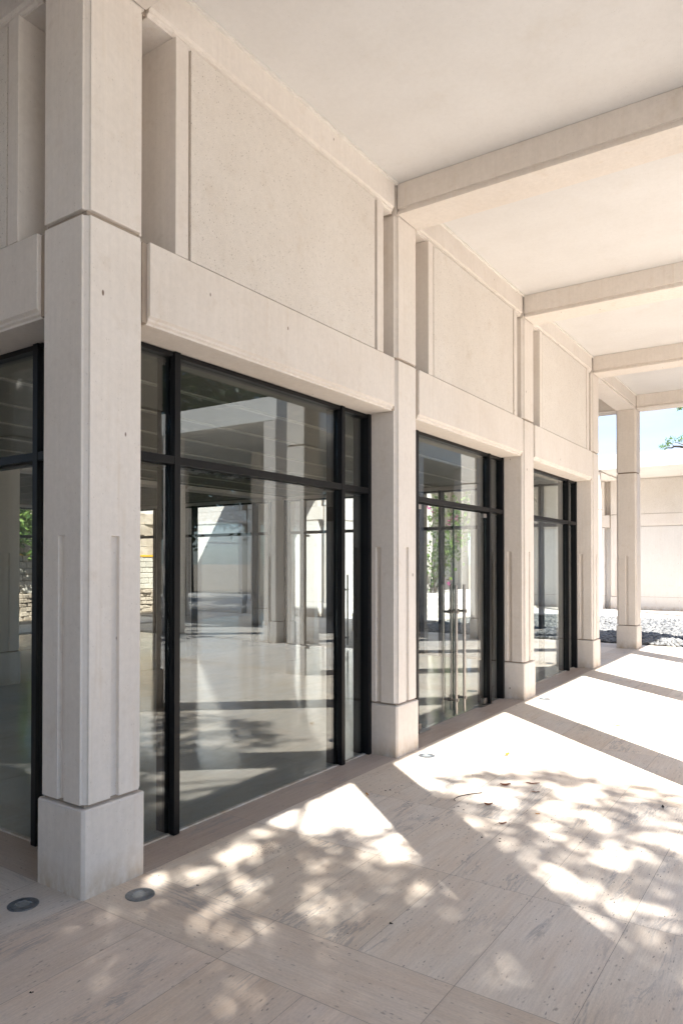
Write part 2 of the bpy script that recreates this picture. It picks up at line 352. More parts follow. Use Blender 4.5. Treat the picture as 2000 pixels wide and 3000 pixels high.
# blind lower wall
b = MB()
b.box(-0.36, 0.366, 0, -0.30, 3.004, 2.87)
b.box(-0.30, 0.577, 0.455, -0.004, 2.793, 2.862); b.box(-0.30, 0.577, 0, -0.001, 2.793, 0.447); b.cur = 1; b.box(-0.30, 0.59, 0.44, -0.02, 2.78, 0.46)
ME_BLIND = b.mesh('blind_wall_panel', [M['bounce_pale'], M['joint']])
# cross beam along +x, length given
def beam_mesh(name, L, extra=0.0):
    bp = [(0.0, ZC), (0.0, 4.560), (0.018, 4.556), (0.018, 4.536), (0.004, 4.530), (0.004, 4.508), (0.352, 4.508), (0.352, 4.530), (0.334, 4.536), (0.334, 4.556), (0.352, 4.560), (0.352, ZC)]
    b = MB(); b.prism([(y + 0.009, z) for y, z in bp], 0.0, L, 'x'); return b.mesh(name, M['stone'])
ME_BEAM = beam_mesh('ceiling_beam', 2.63)
# window frame, local: glass at x=-.27
G = -0.292
def frame_box(b):
    for y0 in (0.372, 2.952): b.box(-0.40, y0, 0.0, -0.245, y0 + 0.046, 2.864)
    for y0 in (0.370 + 0.428, 2.554):
        b.box(-0.40, y0, 0.004, G - 0.006, y0 + 0.046, 2.862)
        b.box(G + 0.006, y0, 0.004, -0.245, y0 + 0.046, 2.862)
        b.box(G - 0.006, y0 + 0.004, 0.004, G + 0.006, y0 + 0.042, 2.862)
        # step in the side of the mullion
        b.box(-0.278, y0 - 0.003, 0.006, -0.268, y0 + 0.049, 2.860)
    segs = [(0.418, 0.798), (0.844, 2.554), (2.600, 2.952)]
    for a, c in segs:
        b.box(-0.36, a, 2.832, -0.258, c, 2.861)                      # head
        b.box(-0.365, a, 2.192, -0.2475, c, 2.240)                    # transom
        b.box(-0.35, a, 2.180, -0.315, c, 2.192)
b = MB(); frame_box(b); ME_FRAME = b.mesh('window_frame', M['black'])
def pane_mesh(name, y0, y1, z0, z1):
    b = MB(); b.box(G - 0.005, y0, z0, G + 0.005, y1, z1); return b.mesh(name, M['glass'])
ME_PANES = [pane_mesh('pane', a, c, z0, z1) for a, c in ((0.418, 0.799), (0.843, 2.555), (2.599, 2.953)) for z0, z1 in ((0.006, 2.186), (2.241, 2.833))]
# white bedding line under the glass
b = MB(); b.box(G - 0.012, 0.42, 0.0, G + 0.014, 0.795, 0.009); b.box(G - 0.012, 0.846, 0.0, G + 0.014, 2.552, 0.009); b.box(G - 0.012, 2.602, 0.0, G + 0.014, 2.95, 0.009)
ME_BED = b.mesh('sealant_line', M['stone'])
# door
def door_leaf(y0, y1):
    b = MB(); b.box(G - 0.006, y0, 0.016, G + 0.006, y1, 2.172); b.cur = 1
    ye = y1 if y0 < 1 else y0
    b.box(G - 0.0062, ye - 0.0025, 0.016, G + 0.0062, ye + 0.0025, 2.172); return b.mesh('door_leaf', [M['glass'], M['edge']])
def handle_mesh(y):
    b = MB()
    for x in (G + 0.075, G - 0.075):
        b.cyl((x, y, 0.055), (x, y, 1.385), 0.016, 20)
    for z in (0.20, 1.105):
        b.cyl((G - 0.085, y, z), (G - 0.012, y, z), 0.0125, 14); b.cyl((G + 0.012, y, z), (G + 0.085, y, z), 0.0125, 14)
        b.cyl((G + 0.085, y, z), (G + 0.098, y, z), 0.0175, 16); b.cyl((G - 0.098, y, z), (G - 0.085, y, z), 0.0175, 16)
        b.cur = 1; b.cyl((G - 0.013, y, z), (G - 0.0065, y, z), 0.019, 16); b.cyl((G + 0.0065, y, z), (G + 0.013, y, z), 0.019, 16); b.cur = 0
    me = b.mesh('handle', [M['steel'], M['rubber']]);
    return me
def patch_mesh(y0, y1, z0, z1):
    b = MB(); b.box(G + 0.0065, y0, z0, G + 0.020, y1, z1); b.box(G - 0.020, y0, z0, G - 0.0065, y1, z1); return b.mesh('patch_fitting', M['patch'])
def plate_mesh(y0, y1):
    b = MB(); b.box(G - 0.055, y0, 0.001, G + 0.055, y1, 0.006); return b.mesh('floor_spring_plate', M['patch'])

def add_column(par, lx, ly, rz=0.0, label=None):
    o = mesh_obj('column', ME_SHAFT, par, (lx, ly, 0), rz); bev(o, 0.0025, 1)
    bs = mesh_obj('column_base', ME_BASE, o); bev(bs, 0.002, 1); hd = mesh_obj('column_head', ME_HEAD, o); bev(hd, 0.002, 1)
    if label: o['label'] = label
    return o
def add_window(par, loc, rz):
    f = mesh_obj('window', ME_FRAME, par, loc, rz); bev(f, 0.0015, 1)
    for me in ME_PANES: mesh_obj('pane', me, f)
    mesh_obj('sealant_line', ME_BED, f)
    return f
def add_door(par, loc, rz):
    f = mesh_obj('door_frame', ME_FRAME, par, loc, rz); bev(f, 0.0015, 1)
    for i in (0, 1, 3, 4, 5): mesh_obj('pane', ME_PANES[i], f)
    for (a, c, hy, p0) in ((0.850, 1.694, 1.598, 0.868), (1.700, 2.548, 1.796, 2.455)):
        d = mesh_obj('door_leaf', door_leaf(a, c), par, loc, rz)
        mesh_obj('handle', handle_mesh(hy), d)
        q = p0
        mesh_obj('patch_fitting', patch_mesh(q, q + 0.075, 0.018, 0.075), d); mesh_obj('patch_fitting', patch_mesh(q, q + 0.075, 2.125, 2.168), d)
        mesh_obj('floor_spring_plate', plate_mesh(min(q, a) if p0 < 1.5 else q - 0.14, q + 0.2 if p0 < 1.5 else 2.62), d)
    return f
def add_bay(par, loc, rz, kind='window', upper=True, ring=True):
    o = mesh_obj('lintel', ME_LINTEL, par, loc, rz); bev(o, 0.0018, 1)
    if upper: bev(mesh_obj('upper_wall_panel', ME_PANEL, par, loc, rz), 0.0018, 1)
    if ring: mesh_obj('ring_beam', ME_RING, par, loc, rz)
    if kind == 'window': add_window(par, loc, rz)
    elif kind == 'door': add_door(par, loc, rz)
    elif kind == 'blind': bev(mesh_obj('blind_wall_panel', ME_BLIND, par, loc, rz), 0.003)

# ------------------------------------------------------------------ MAIN PAVILION
pav = empty('pavilion_building', (0, 0, 0))
tag(pav, 'pale cast stone pavilion with black framed glass bays, square columns and deep ceiling beams', 'building')
HP = math.pi / 2
CK = [(0, k * 3) for k in range(4)]
cols = set()
for gx in (0, -3, -6, -9, -12):
    for gy in (0, 9): cols.add((gx, gy))
for gy in (3, 6):
    for gx in (0, -6, -12): cols.add((gx, gy))
for gx in (3, 0, -3, -6, -9, -12): cols.add((gx, 12)); cols.add((gx, -3))
for gy in (0, 3, 6, 9): cols.add((3, gy))
lab = {(0, 0): 'corner column at the left, nearest the camera', (0, 3): 'second column, left of the glass doors', (0, 6): 'third column, right of the glass doors',
       (0, 9): 'fourth column, last one with glass beside it', (0, 12): 'free standing column in front of the pebble bed'}
for c in sorted(cols, key=lambda c: (c not in lab, c)):
    add_column(pav, c[0], c[1], 0, lab.get(c))
# facade bays (local x outward)
for k, kd in ((0, 'window'), (1, 'door'), (2, 'window')): add_bay(pav, (0, 3 * k, 0), 0, kd)
for gx, kd in ((-3, 'window'), (-6, 'window'), (-9, 'window'), (-12, 'window')): add_bay(pav, (gx, 0, 0), -HP, kd) if False else add_bay(pav, (gx - W, 0, 0), -HP, kd)
for gx, kd in ((0, 'window'), (-3, 'door'), (-6, 'window'), (-9, 'window')): add_bay(pav, (gx, 9 + W, 0), HP, kd)
for k in range(3): add_bay(pav, (-12 - W, 3 * k + 3 + W, 0), math.pi, 'window')
# inner row lintels on the column line x=-6
for k in range(3):
    bev(mesh_obj('interior_lintel', ME_LINTEL, pav, (-6, 3 * k, 0), 0), 0.003)
# portico cross beams (x direction) between wall line and outer row, and round the corners
def beam(loc, rz): bev(mesh_obj('ceiling_beam', ME_BEAM, pav, loc, rz), 0.0018, 1)
for gy in (0, 3, 6, 9): beam((0.0, gy, 0), 0)
for gy in (12, -3):
    for gx in (0, -3, -6, -9, -12): beam((gx, gy, 0), 0)
for gy in (-3, 0, 3, 6, 9): beam((3.0, gy + W, 0), HP)             # outer row, along y
for gx in (0, -3, -6, -9, -12):
    beam((gx, 9 + W, 0), HP); beam((gx, -3 + W, 0), HP)
# node blocks: beam crossings above every column
b = MB(); b.box(-W + 0.010, 0.010, ZR0 - 0.004, -0.010, W - 0.010, ZC)
ME_NODE = b.mesh('beam_node', M['stone'])
for c in sorted(cols):
    if c not in ((-6, 3), (-6, 6)): mesh_obj('beam_node', ME_NODE, pav, (c[0], c[1], 0))
# ceiling slab (portico) and roof edge
def slab(name, boxes, m, par, bevel=0.0):
    b = MB()
    for q in boxes: b.box(*q)
    o = mesh_obj(name, b.mesh(name, m), par)
    if bevel: bev(o, bevel)
    return o
slab('ceiling', [(-12.9, -3.0, ZC + 0.002, 3.0, 12.37, ZC + 0.10)], M['ceiling'], pav)
slab('roof', [(-12.92, -3.02, ZC + 0.10, 3.015, 12.385, ZT)], M['stone'], pav, 0.01)
slab('link_roof', [(-12.37, 12.40, ZR0, -9.0, 14.98, ZT)], M['stone'], pav, 0.01)
# thin white shadow-gap beads where the ceiling meets the ring beams
bb = MB()
for k in range(-1, 4):
    y0 = 3 * k + W + 0.004; y1 = 3 * k + 3 - 0.004
    bb.box(-0.006, y0, ZC - 0.018, 0.016, y1, ZC + 0.001)
mesh_obj('ceiling_bead', bb.mesh('ceiling_bead', M['whitewall']), pav)
# interior: plank ceiling at 2.92
b = MB(); zc = 2.925
x = -0.40
while x > -6.0:
    b.box(max(x - 0.72, -6.0), 0.40, zc, x, 8.97, zc + 0.05); x -= 0.765
y = 0.40
while y < 8.97:
    b.box(-11.97, y, zc, -6.40, min(y + 0.72, 8.97), zc + 0.05); y += 0.75
b.cur = 1; b.box(-11.98, 0.39, zc + 0.012, -0.39, 8.98, zc + 0.048) if False else None
# light coloured slots between the planks
x = -0.40 - 0.72
while x > -6.0:
    b.box(x - 0.045, 0.40, zc - 0.012, x, 8.97, zc + 0.03); x -= 0.765
y = 0.40 + 0.72
while y < 8.97:
    b.box(-11.97, y, zc - 0.004, -6.40, y + 0.03, zc + 0.03); y += 0.75
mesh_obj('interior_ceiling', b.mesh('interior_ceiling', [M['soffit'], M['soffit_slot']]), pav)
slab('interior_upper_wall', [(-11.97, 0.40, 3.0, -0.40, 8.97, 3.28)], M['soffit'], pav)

# ------------------------------------------------------------------ floors
rnd = random.Random(5)
class Tiles:
    hue = (1.0, 1.0, 1.0)
    def __init__(s): s.v = []; s.f = []; s.uv = []; s.tone = []
    def tile(s, x0, y0, x1, y1, z, along, br, g=0.0010):
        x0 += g; y0 += g; x1 -= g; y1 -= g; o = len(s.v)
        s.v += [(x0, y0, z), (x1, y0, z), (x1, y1, z), (x0, y1, z)]; s.f.append((o, o + 1, o + 2, o + 3))
        ou, ov = rnd.uniform(0, 90), rnd.uniform(0, 90); fl = rnd.choice((-1, 1))
        for (x, y) in ((x0, y0), (x1, y0), (x1, y1), (x0, y1)):
            s.uv += [(ou + fl * y, ov + x) if along == 'y' else (ou + fl * x, ov + y)][0]
        t = br * rnd.uniform(0.94, 1.04); wv = rnd.uniform(-0.022, 0.022)
        s.tone += [t * s.hue[0] + wv, t * s.hue[1], t * s.hue[2] - wv * 1.3, 1.0] * 4
    def obj(s, name, m):
        me = bpy.data.meshes.new(name); me.from_pydata(s.v, [], s.f); me.materials.append(m)
        uv = me.uv_layers.new(name='UVMap'); uv.data.foreach_set('uv', s.uv)
        ca = me.color_attributes.new('tone', 'FLOAT_COLOR', 'CORNER'); ca.data.foreach_set('color', s.tone)
        o = mesh_obj(name, me); return tag(o, kind='structure')
tx = 2.63 / 6
T = Tiles()
def fill(T, xr, yr, nx, ny, z, along, br):
    dx = (xr[1] - xr[0]) / nx; dy = (yr[1] - yr[0]) / ny
    for i in range(nx):
        for j in range(ny): T.tile(xr[0] + i * dx, yr[0] + j * dy, xr[0] + (i + 1) * dx, yr[0] + (j + 1) * dy, z, along, br)
# east portico and the ground beyond it
T.hue = (1.03, 1.0, 0.965)
for k in range(-1, 4):
    T.hue = (1.10, 0.985, 0.885) if k < 0 else (1.06, 1.0, 0.925); fill(T, (0, 2.63), (3 * k + W, 3 * k + 3), 6, 3, 0, 'y', 0.92 if k < 0 else 1.02)
for k in range(-1, 5):
    T.hue = (1.08, 0.99, 0.90); fill(T, (0, 2.63), (3 * k, 3 * k + W), 3, 1, 0, 'x', 0.93)
    fill(T, (2.63, 5.6), (3 * k, 3 * k + W), 3, 1, 0, 'x', 0.9)
T.hue = (1.04, 1.0, 0.96)
for k in range(-1, 4): fill(T, (2.63, 5.6), (3 * k + W, 3 * k + 3), 6, 3, 0, 'y', 1.0)
# south and north portico west of x=0
for gx in (0, -3, -6, -9):
    fill(T, (gx - 3, gx - W), (-3 + W, 0), 6, 3, 0, 'x', 0.95); fill(T, (gx - W, gx), (-3 + W, 0), 1, 3, 0, 'y', 0.88)
    fill(T, (gx - 3, gx - W), (9 + W, 12), 6, 3, 0, 'x', 1.0); fill(T, (gx - W, gx), (9 + W, 12), 1, 3, 0, 'y', 0.9)
fill(T, (-12.4, 0), (-3, -3 + W), 14, 1, 0, 'x', 0.88); fill(T, (-12.4, 0), (12, 12 + W), 14, 1, 0, 'x', 0.92)
fill(T, (-14.4, 5.6), (12 + W, 12.75), 20, 1, 0, 'x', 1.0)
fill(T, (-14.6, -5.75), (12.75, 15.0), 12, 3, 0, 'x', 1.0)
fill(T, (-14.4, -12.4), (-3, 12.75), 3, 16, 0, 'y', 1.0)
T.obj('portico_floor', M['floor'])
T2 = Tiles()
for k in range(3): fill(T2, (G + 0.0, -0.0), (3 * k + W, 3 * k + 3), 1, 3, 0.0, 'y', 1.0)
for gx in (-3, -6, -9, -12): fill(T2, (gx, gx + 3 - W), (0, -G), 3, 1, 0, 'x', 1.0)
for gx in (0, -3, -6, -9): fill(T2, (gx - 3, gx - W), (9 + W + G, 9 + W), 3, 1, 0, 'x', 1.0)
T2.obj('threshold_paving', M['floor_brown'])
T3 = Tiles()
fill(T3, (-12.1, G), (-G, 9 + W + G), 20, 12, 0, 'y', 1.0)
T3.obj('interior_floor', M['floor_in'])
def plane(name, x0, y0, x1, y1, z, m):
    me = bpy.data.meshes.new(name); me.from_pydata([(x0, y0, z), (x1, y0, z), (x1, y1, z), (x0, y1, z)], [], [(0, 1, 2, 3)]); me.materials.append(m)
    return tag(mesh_obj(name, me), kind='structure')
plane('grout_bed', -14.6, -3.0, 5.6, 15.0, -0.004, M['grout'])
plane('ground', -600, -600, 600, 600, -0.06, M['earth'])
T4 = Tiles(); fill(T4, (-5.7, 12), (19.8, 24.0), 24, 6, 0, 'x', 1.28); fill(T4, (-12, -9), (18, 24), 4, 6, 0.0, 'y', 1.1)
T4.obj('court_paving', M['floor'])
# outside court to the east (only seen mirrored in the glass)
T5 = Tiles(); fill(T5, (5.6, 26), (-14, 26), 16, 24, -0.012, 'x', 1.0); fill(T5, (-16, 5.6), (-14, -3), 16, 8, -0.012, 'x', 1.0)
T5.obj('outer_court', M['floor'])

# ------------------------------------------------------------------ pebble bed
def pebbles():
    r = random.Random(3); vs = []; fs = []; tone = []
    base = [Vector(v).normalized() for v in ((1, 1, 1), (-1, 1, 1), (-1, -1, 1), (1, -1, 1), (1, 1, -1), (-1, 1, -1), (-1, -1, -1), (1, -1, -1), (0, 0, 1.9), (1.6, 0, 0), (-1.6, 0, 0), (0, 1.6, 0), (0, -1.6, 0))]
    bm = bmesh.new(); bmesh.ops.create_icosphere(bm, subdivisions=1, radius=1); bm.verts.ensure_lookup_table()
    bv = [v.co.copy() for v in bm.verts]; bf = [tuple(v.index for v in f.verts) for f in bm.faces]; bm.free()
    def one(x, y, z, s):
        o = len(vs); rot = Matrix.Rotation(r.uniform(0, 6.28), 3, 'Z') @ Matrix.Rotation(r.uniform(-0.6, 0.6), 3, 'X')
        sc = (s * r.uniform(0.8, 1.5), s * r.uniform(0.6, 1.0), s * r.uniform(0.4, 0.7)); t = r.random() ** 0.8
        for v in bv:
            p = rot @ Vector((v.x * sc[0] * r.uniform(0.85, 1.12), v.y * sc[1], v.z * sc[2])); vs.append((x + p.x, y + p.y, z + p.z))
        for f in bf: fs.append(tuple(i + o for i in f)); tone.extend([t, t, t, 1] * 3)
    # dense where the camera sees it
    for i in range(15000):
        y = 12.80 + 6.95 * r.random(); x = -5.6 + r.random() * 7.6
        one(x, y, r.uniform(0.0, 0.035), r.uniform(0.03, 0.062))
    me = bpy.data.meshes.new('pebble_bed'); me.from_pydata(vs, [], fs); me.materials.append(M['gravel'])
    me.polygons.foreach_set('use_smooth', [True] * len(me.polygons))
    ca = me.color_attributes.new('tone', 'FLOAT_COLOR', 'CORNER'); ca.data.foreach_set('color', tone)
    o = mesh_obj('pebble_bed', me); tag(o, kind='stuff', label='bed of loose grey and white river pebbles', cat='pebbles')
pebbles()
plane('pebble_bed_soil', -5.7, 12.75, 12, 19.8, -0.03, simple('pebble_soil', (0.07, 0.07, 0.07), 0.95, 0, 0.2, 0.3, 20))

# ------------------------------------------------------------------ other pavilions
def box_obj(name, q, m, par, bv=0.006):
    b = MB(); b.box(*q); o = mesh_obj(name, b.mesh(name, m), par); bev(o, bv); return o
nb = empty('pavilion_building', (0, 24, 0)); tag(nb, 'low pale stone pavilion with blank walls behind the pebble bed', 'building')
for i, gx in enumerate((6, 3, 0, -3, -6, -9, -12, -15)):
    add_column(nb, gx, 0)
    if gx > -15:
        kd = 'open' if gx == -6 else 'blind'
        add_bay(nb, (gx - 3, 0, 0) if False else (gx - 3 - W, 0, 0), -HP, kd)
for gx in (6, 3, 0, -3, -9): add_column(nb, gx, -3)
for gx in (6, 3, 0, -3, -9):
    o = mesh_obj('ceiling_beam', ME_BEAM, nb, (gx, -3 + W, 0), HP)
box_obj('roof', (-4.0 - 12, -3.0, ZR0 + 0.04, 9.0, 6.0, ZT), M['whitewall'], nb)
box_obj('rear_wall', (-15.3, 0.37, 0, -9.0, 0.5, 4.5), M['stone'], nb); box_obj('rear_wall', (-6.0, 0.37, 0, 9.0, 0.5, 4.5), M['stone'], nb)
wb = empty('pavilion_building', (-9, 15, 0)); tag(wb, 'pale stone pavilion with blank walls seen through the glass bays', 'building')
for gx in (0, -3, -6, -9, -12):
    add_column(wb, gx, 0)
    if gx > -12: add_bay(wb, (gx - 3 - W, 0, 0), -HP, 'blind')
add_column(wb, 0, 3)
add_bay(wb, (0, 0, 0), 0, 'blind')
box_obj('roof', (-12.4, -0.0, ZR0 + 0.04, 0.0, 3.4, ZT + 0.02), M['whitewall'], wb)
box_obj('rear_wall', (-12.3, 0.38, 0, -0.38, 0.5, 4.5), M['stone'], wb)
# unseen pavilion added behind the camera to block sky and bounce warm light
sb = empty('pavilion_building', (4, -7.6, 0)); tag(sb, 'unseen pale stone pavilion added south of the portico to block sky light', 'building')
for k in range(8):
    add_column(sb, -3 * k, -W)
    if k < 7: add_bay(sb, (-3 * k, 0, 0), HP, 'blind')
box_obj('roof', (-21.4, -8.0, ZR0 + 0.04, 0.0, 0.0, ZT), M['stone'], sb); box_obj('rear_wall', (-21.3, -0.5, 0, -0.38, -0.38, 4.5), M['stone'], sb)
box_obj('side_wall', (-0.4, -8, 0, -0.02, -0.4, 4.5), M['bounce_pale'], sb)
# opposite pavilion, seen mirrored in the glass
ob = empty('pavilion_building', (6, 9.0, 0)); tag(ob, 'sunlit pale stone pavilion across the court, mirrored in the large glass bay', 'building')
for gx, gy in ((0, 0), (3, 0), (6, 0), (0, 3), (0, 6), (0, 9), (0, 12), (3, 3), (6, 3)): add_column(ob, gx, gy)
for (x0, y0, x1, y1) in ((-W, 0, 9, W), (-W, W, 0, 15)): box_obj('roof_beam', (x0 + .004, y0 + .004, ZR0, x1 - .004, y1, ZT), M['whitewall'], ob)
box_obj('roof', (-0.3, 0.3, ZC, 9, 15, ZT - 0.03), M['ceiling'], ob)
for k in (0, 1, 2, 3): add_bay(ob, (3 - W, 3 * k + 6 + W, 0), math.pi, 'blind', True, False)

# ------------------------------------------------------------------ terrace, planters, walls seen through the doors
tw = empty('garden_planter', (-7.5, 18, 0)); tag(tw, 'stepped white stone planter beside the pebble bed, seen through the glass doors', 'planter')
def stepbox(nm, q): b = MB(); b.box(*q); o = mesh_obj(nm, b.mesh(nm, M['stone']), tw); bev(o, 0.008)
stepbox('kerb', (1.5, -3.0, -0.05, 1.8, 5.9, 0.07)); stepbox('step', (0.4, -2.6, -0.04, 0.95, 5.9, 0.30)); stepbox('planter_wall', (-0.15, -1.0, -0.04, 0.40, 5.9, 0.52)); stepbox('planter_wall', (-1.45, 0.6, -0.04, -0.15, 5.9, 0.60))
plane('terrace', -9, 15, -5.99, 24, -0.002, M['ceiling'])
def masonry(name, x0, y0, x1, y1, z0, rows, bw, m, thick, seed, jitter=0.01, label=None, cat='wall'):
    r = random.Random(seed); b = MB(); d = Vector((x1 - x0, y1 - y0)); L = d.length; d.normalize(); n = Vector((-d.y, d.x)); z = z0
    for k, hgt in enumerate(rows):
        u = -r.random() * bw * 0.6
        while u < L:
            wv = bw * r.uniform(0.7, 1.3); a = max(u, 0) + 0.006; c = min(u + wv, L) - 0.006
            if c - a > 0.03:
                off = r.uniform(-jitter, jitter); vs = []
                for zz in (z + 0.006, z + hgt - 0.006):
                    for (uu, nn_) in ((a, off), (c, off), (c, -thick), (a, -thick)):
                        p = Vector((x0, y0)) + d * uu + n * nn_; vs.append((p.x + r.uniform(-jitter, jitter) * 0.4, p.y, zz + r.uniform(-jitter, jitter) * 0.4))
                b.add(vs, [(0, 3, 2, 1), (4, 5, 6, 7), (0, 1, 5, 4), (1, 2, 6, 5), (2, 3, 7, 6), (3, 0, 4, 7)])
            u += wv
        z += hgt
    return b
# retaining wall west of the pavilion: rubble footing, sandstone blocks, rough boulders above
def west_wall():
    root = empty('retaining_wall', (-16.6, 8, -0.2)); tag(root, 'rough stone retaining wall of rubble and sandstone blocks behind the left glass', 'wall')
    def put(nm, bb, m): o = mesh_obj(nm, bb.mesh(nm, m), root); o.location = (14.7, -8, 0.0); bev(o, 0.015, 1)
    put('rubble_footing', masonry('a', -14.4, 15, -14.4, 2, 0.0, [0.13] * 7, 0.17, M['rubble'], 0.5, 4, 0.05), M['rubble'])
    put('block_courses', masonry('b', -14.6, 15, -14.6, 2, 0.92, [0.185] * 6, 0.36, M['block'], 0.4, 5, 0.012), M['block'])
    put('boulder_courses', masonry('c', -14.75, 15, -14.75, 9.4, 2.03, [0.34, 0.4, 0.36, 0.42], 0.55, M['rubble'], 0.5, 6, 0.07), M['rubble'])
    bq = MB(); bq.box(0.06, -6, 2.03, 0.12, 7, 2.09); o = mesh_obj('handrail', bq.mesh('handrail', M['yellow']), root)
    bq = MB(); bq.box(-0.9, -6, 0, -0.25, 7, 2.0); mesh_obj('wall_core', bq.mesh('wall_core', M['rubble']), root)
west_wall()
gw = mesh_obj('garden_wall', masonry('g', -6.2, 26.5, -9.2, 26.5, 0.0, [0.28] * 6, 0.5, M['block'], 0.3, 8, 0.008).mesh('garden_wall', M['whitewall']))
tag(gw, 'low white block garden wall below a hedge, seen through the glass doors', 'wall')

# ------------------------------------------------------------------ vegetation
SUN_SPOTS = [(0.22, 0.9, 0.1), (0.2, 0.61, 0.07), (0.14, 0.42, 0.12), (0.3, 0.11, 0.07), (0.57, 0.15, 0.06), (0.51, 0.57, 0.08), (0.25, 0.63, 0.05), (0.88, 0.56, 0.07), (0.9, 0.3, 0.07), (0.74, 0.28, 0.05), (0.11, 1.12, 0.08), (0.8, 1.22, 0.08), (0.77, 1.45, 0.1), (0.96, 1.33, 0.08), (1.06, 0.73, 0.07), (1.24, 1.03, 0.05), (1.15, 2.69, 0.11), (1.4, 2.56, 0.13), (1.45, 2.92, 0.12), (1.73, 2.45, 0.08), (1.89, 1.92, 0.08), (1.7, 1.6, 0.07), (1.91, 1.48, 0.1), (2.05, 1.4, 0.07), (2.14, 2.41, 0.13), (2.23, 2.32, 0.08), (0.77, 2.52, 0.12), (1.05, 2.53, 0.13), (1.57, 2.06, 0.05), (1.21, 2.15, 0.05), (0.47, 2.57, 0.12), (1.02, 1.16, 0.05), (0.62, 1.62, 0.17), (0.45, 1.75, 0.2)]  # lit floor spots; the crown is cut open along the sun line to each
BND = [(-9, 1.2), (0.4, 1.25), (0.5, 2.7), (0.75, 3.0), (1.25, 3.3), (9, 3.4)]  # floor line past which the crown is trimmed to let full sun in
def lit_gap(p):
    """True where a leaf at p would shade a floor spot or area set to stay lit"""
    fx = p.x - sv.x / sv.z * p.z; fy = p.y - sv.y / sv.z * p.z
    for (a, b0), (c, d0) in zip(BND, BND[1:]):
        if a <= fx < c and fy > b0 + (d0 - b0) * (fx - a) / (c - a) + 0.05 + 0.2 * noise.noise(Vector((fx * 4, fy * 4, 3.3))) + 0.12 * noise.noise(Vector((fx * 11, fy * 11, 0.3))): return True
    wob = noise.noise(Vector((fx * 5.5, fy * 5.5, 1.7))); wob2 = noise.noise(Vector((fx * 13, fy * 13, 6.1)))
    for k, (hx, hy, hr) in enumerate(SUN_SPOTS):
        dx, dy = fx - hx, fy - hy; an = k * 2.4; ca, sa = math.cos(an), math.sin(an)
        u, v = (dx * ca + dy * sa) / 1.25, (-dx * sa + dy * ca) / 0.85
        if u * u + v * v < (hr * (0.92 + 0.8 * wob + 0.5 * wob2) + 0.02) ** 2: return True
    if fy > -0.2 and wob * 0.7 + wob2 * 0.5 > 0.55: return True
    return False
def leaf_cloud(name, pts, size, m, par, seed, extra=None, aspect=0.5):
    r = random.Random(seed); vs = []; fs = []; tone = []
    for p in pts:
        s = size * r.uniform(0.6, 1.3); d = Vector((r.gauss(0, 1), r.gauss(0, 1), r.gauss(0, 0.6)))
        if d.length < 1e-3: continue
        d.normalize(); q = d.orthogonal().normalized(); q = Matrix.Rotation(r.uniform(0, 6.28), 3, d) @ q; n = d.cross(q)
        o = len(vs); P = Vector(p)
        for a in (P, P + d * s * 0.5 + q * s * aspect * 0.5 + n * s * 0.08, P + d * s, P + d * s * 0.5 - q * s * aspect * 0.5 + n * s * 0.08): vs.append(tuple(a))
        fs.append((o, o + 1, o + 2, o + 3)); t = r.random(); tone += [t, t, t, 1] * 4
    me = bpy.data.meshes.new(name); me.from_pydata(vs, [], fs); me.materials.append(m)
    ca = me.color_attributes.new('tone', 'FLOAT_COLOR', 'CORNER'); ca.data.foreach_set('color', tone)
    return mesh_obj(name, me, par)
def tree(name, label, x, y, h, crown, nclump, nleaf, size, seed, clump_r=0.55, group='trees outside the portico', keep=None):
    """crown = (cx,cy,cz, rx,ry,rz) offsets from base"""
    r = random.Random(seed); root = empty(name, (x, y, -0.05)); tag(root, label, 'tree', group)
    cx, cy, cz, rx, ry, rz = crown; b = MB()
    trunk = [Vector((0, 0, 0)), Vector((cx * 0.2, cy * 0.2, cz * 0.35)), Vector((cx * 0.6, cy * 0.6, cz * 0.7)), Vector((cx, cy, cz))]
    rad = [h * 0.028, h * 0.021, h * 0.015, h * 0.008]
    for i in range(3): b.cyl(trunk[i], trunk[i + 1], rad[i], 10, rad[i + 1])
    pts = []; clumps = []
    for i in range(nclump):
        while True:
            v = Vector((r.uniform(-1, 1), r.uniform(-1, 1), r.uniform(-1, 1)))
            if 0.2 < v.length < 1: break
        c = Vector((cx + v.x * rx, cy + v.y * ry, cz + v.z * rz))
        if keep and not keep(c + Vector((x, y, 0))): continue
        clumps.append(c)
        if i % 3 == 0:
            t = r.uniform(0.3, 1.0); k = min(2, int(t * 3)); st = trunk[k].lerp(trunk[k + 1], t * 3 - k if t < 1 else 1)
            mid = st.lerp(c, 0.5) + Vector((r.uniform(-.3, .3), r.uniform(-.3, .3), 0.25)); b.cyl(st, mid, rad[2] * 0.45, 6, rad[2] * 0.28); b.cyl(mid, c, rad[2] * 0.28, 6, rad[2] * 0.08)
        n = int(nleaf * r.uniform(0.6, 1.4))
        for j in range(n):
            u = Vector((r.gauss(0, 1), r.gauss(0, 1), r.gauss(0, 0.7))) * clump_r * 0.5
            if name == 'shade_tree' and lit_gap(c + u + Vector((x, y, 0))): continue
            pts.append(c + u)
    mesh_obj('trunk', b.mesh('trunk', M['bark'], True), root)
    leaf_cloud('crown', pts, size, M['leaf'], root, seed + 1)
    return root
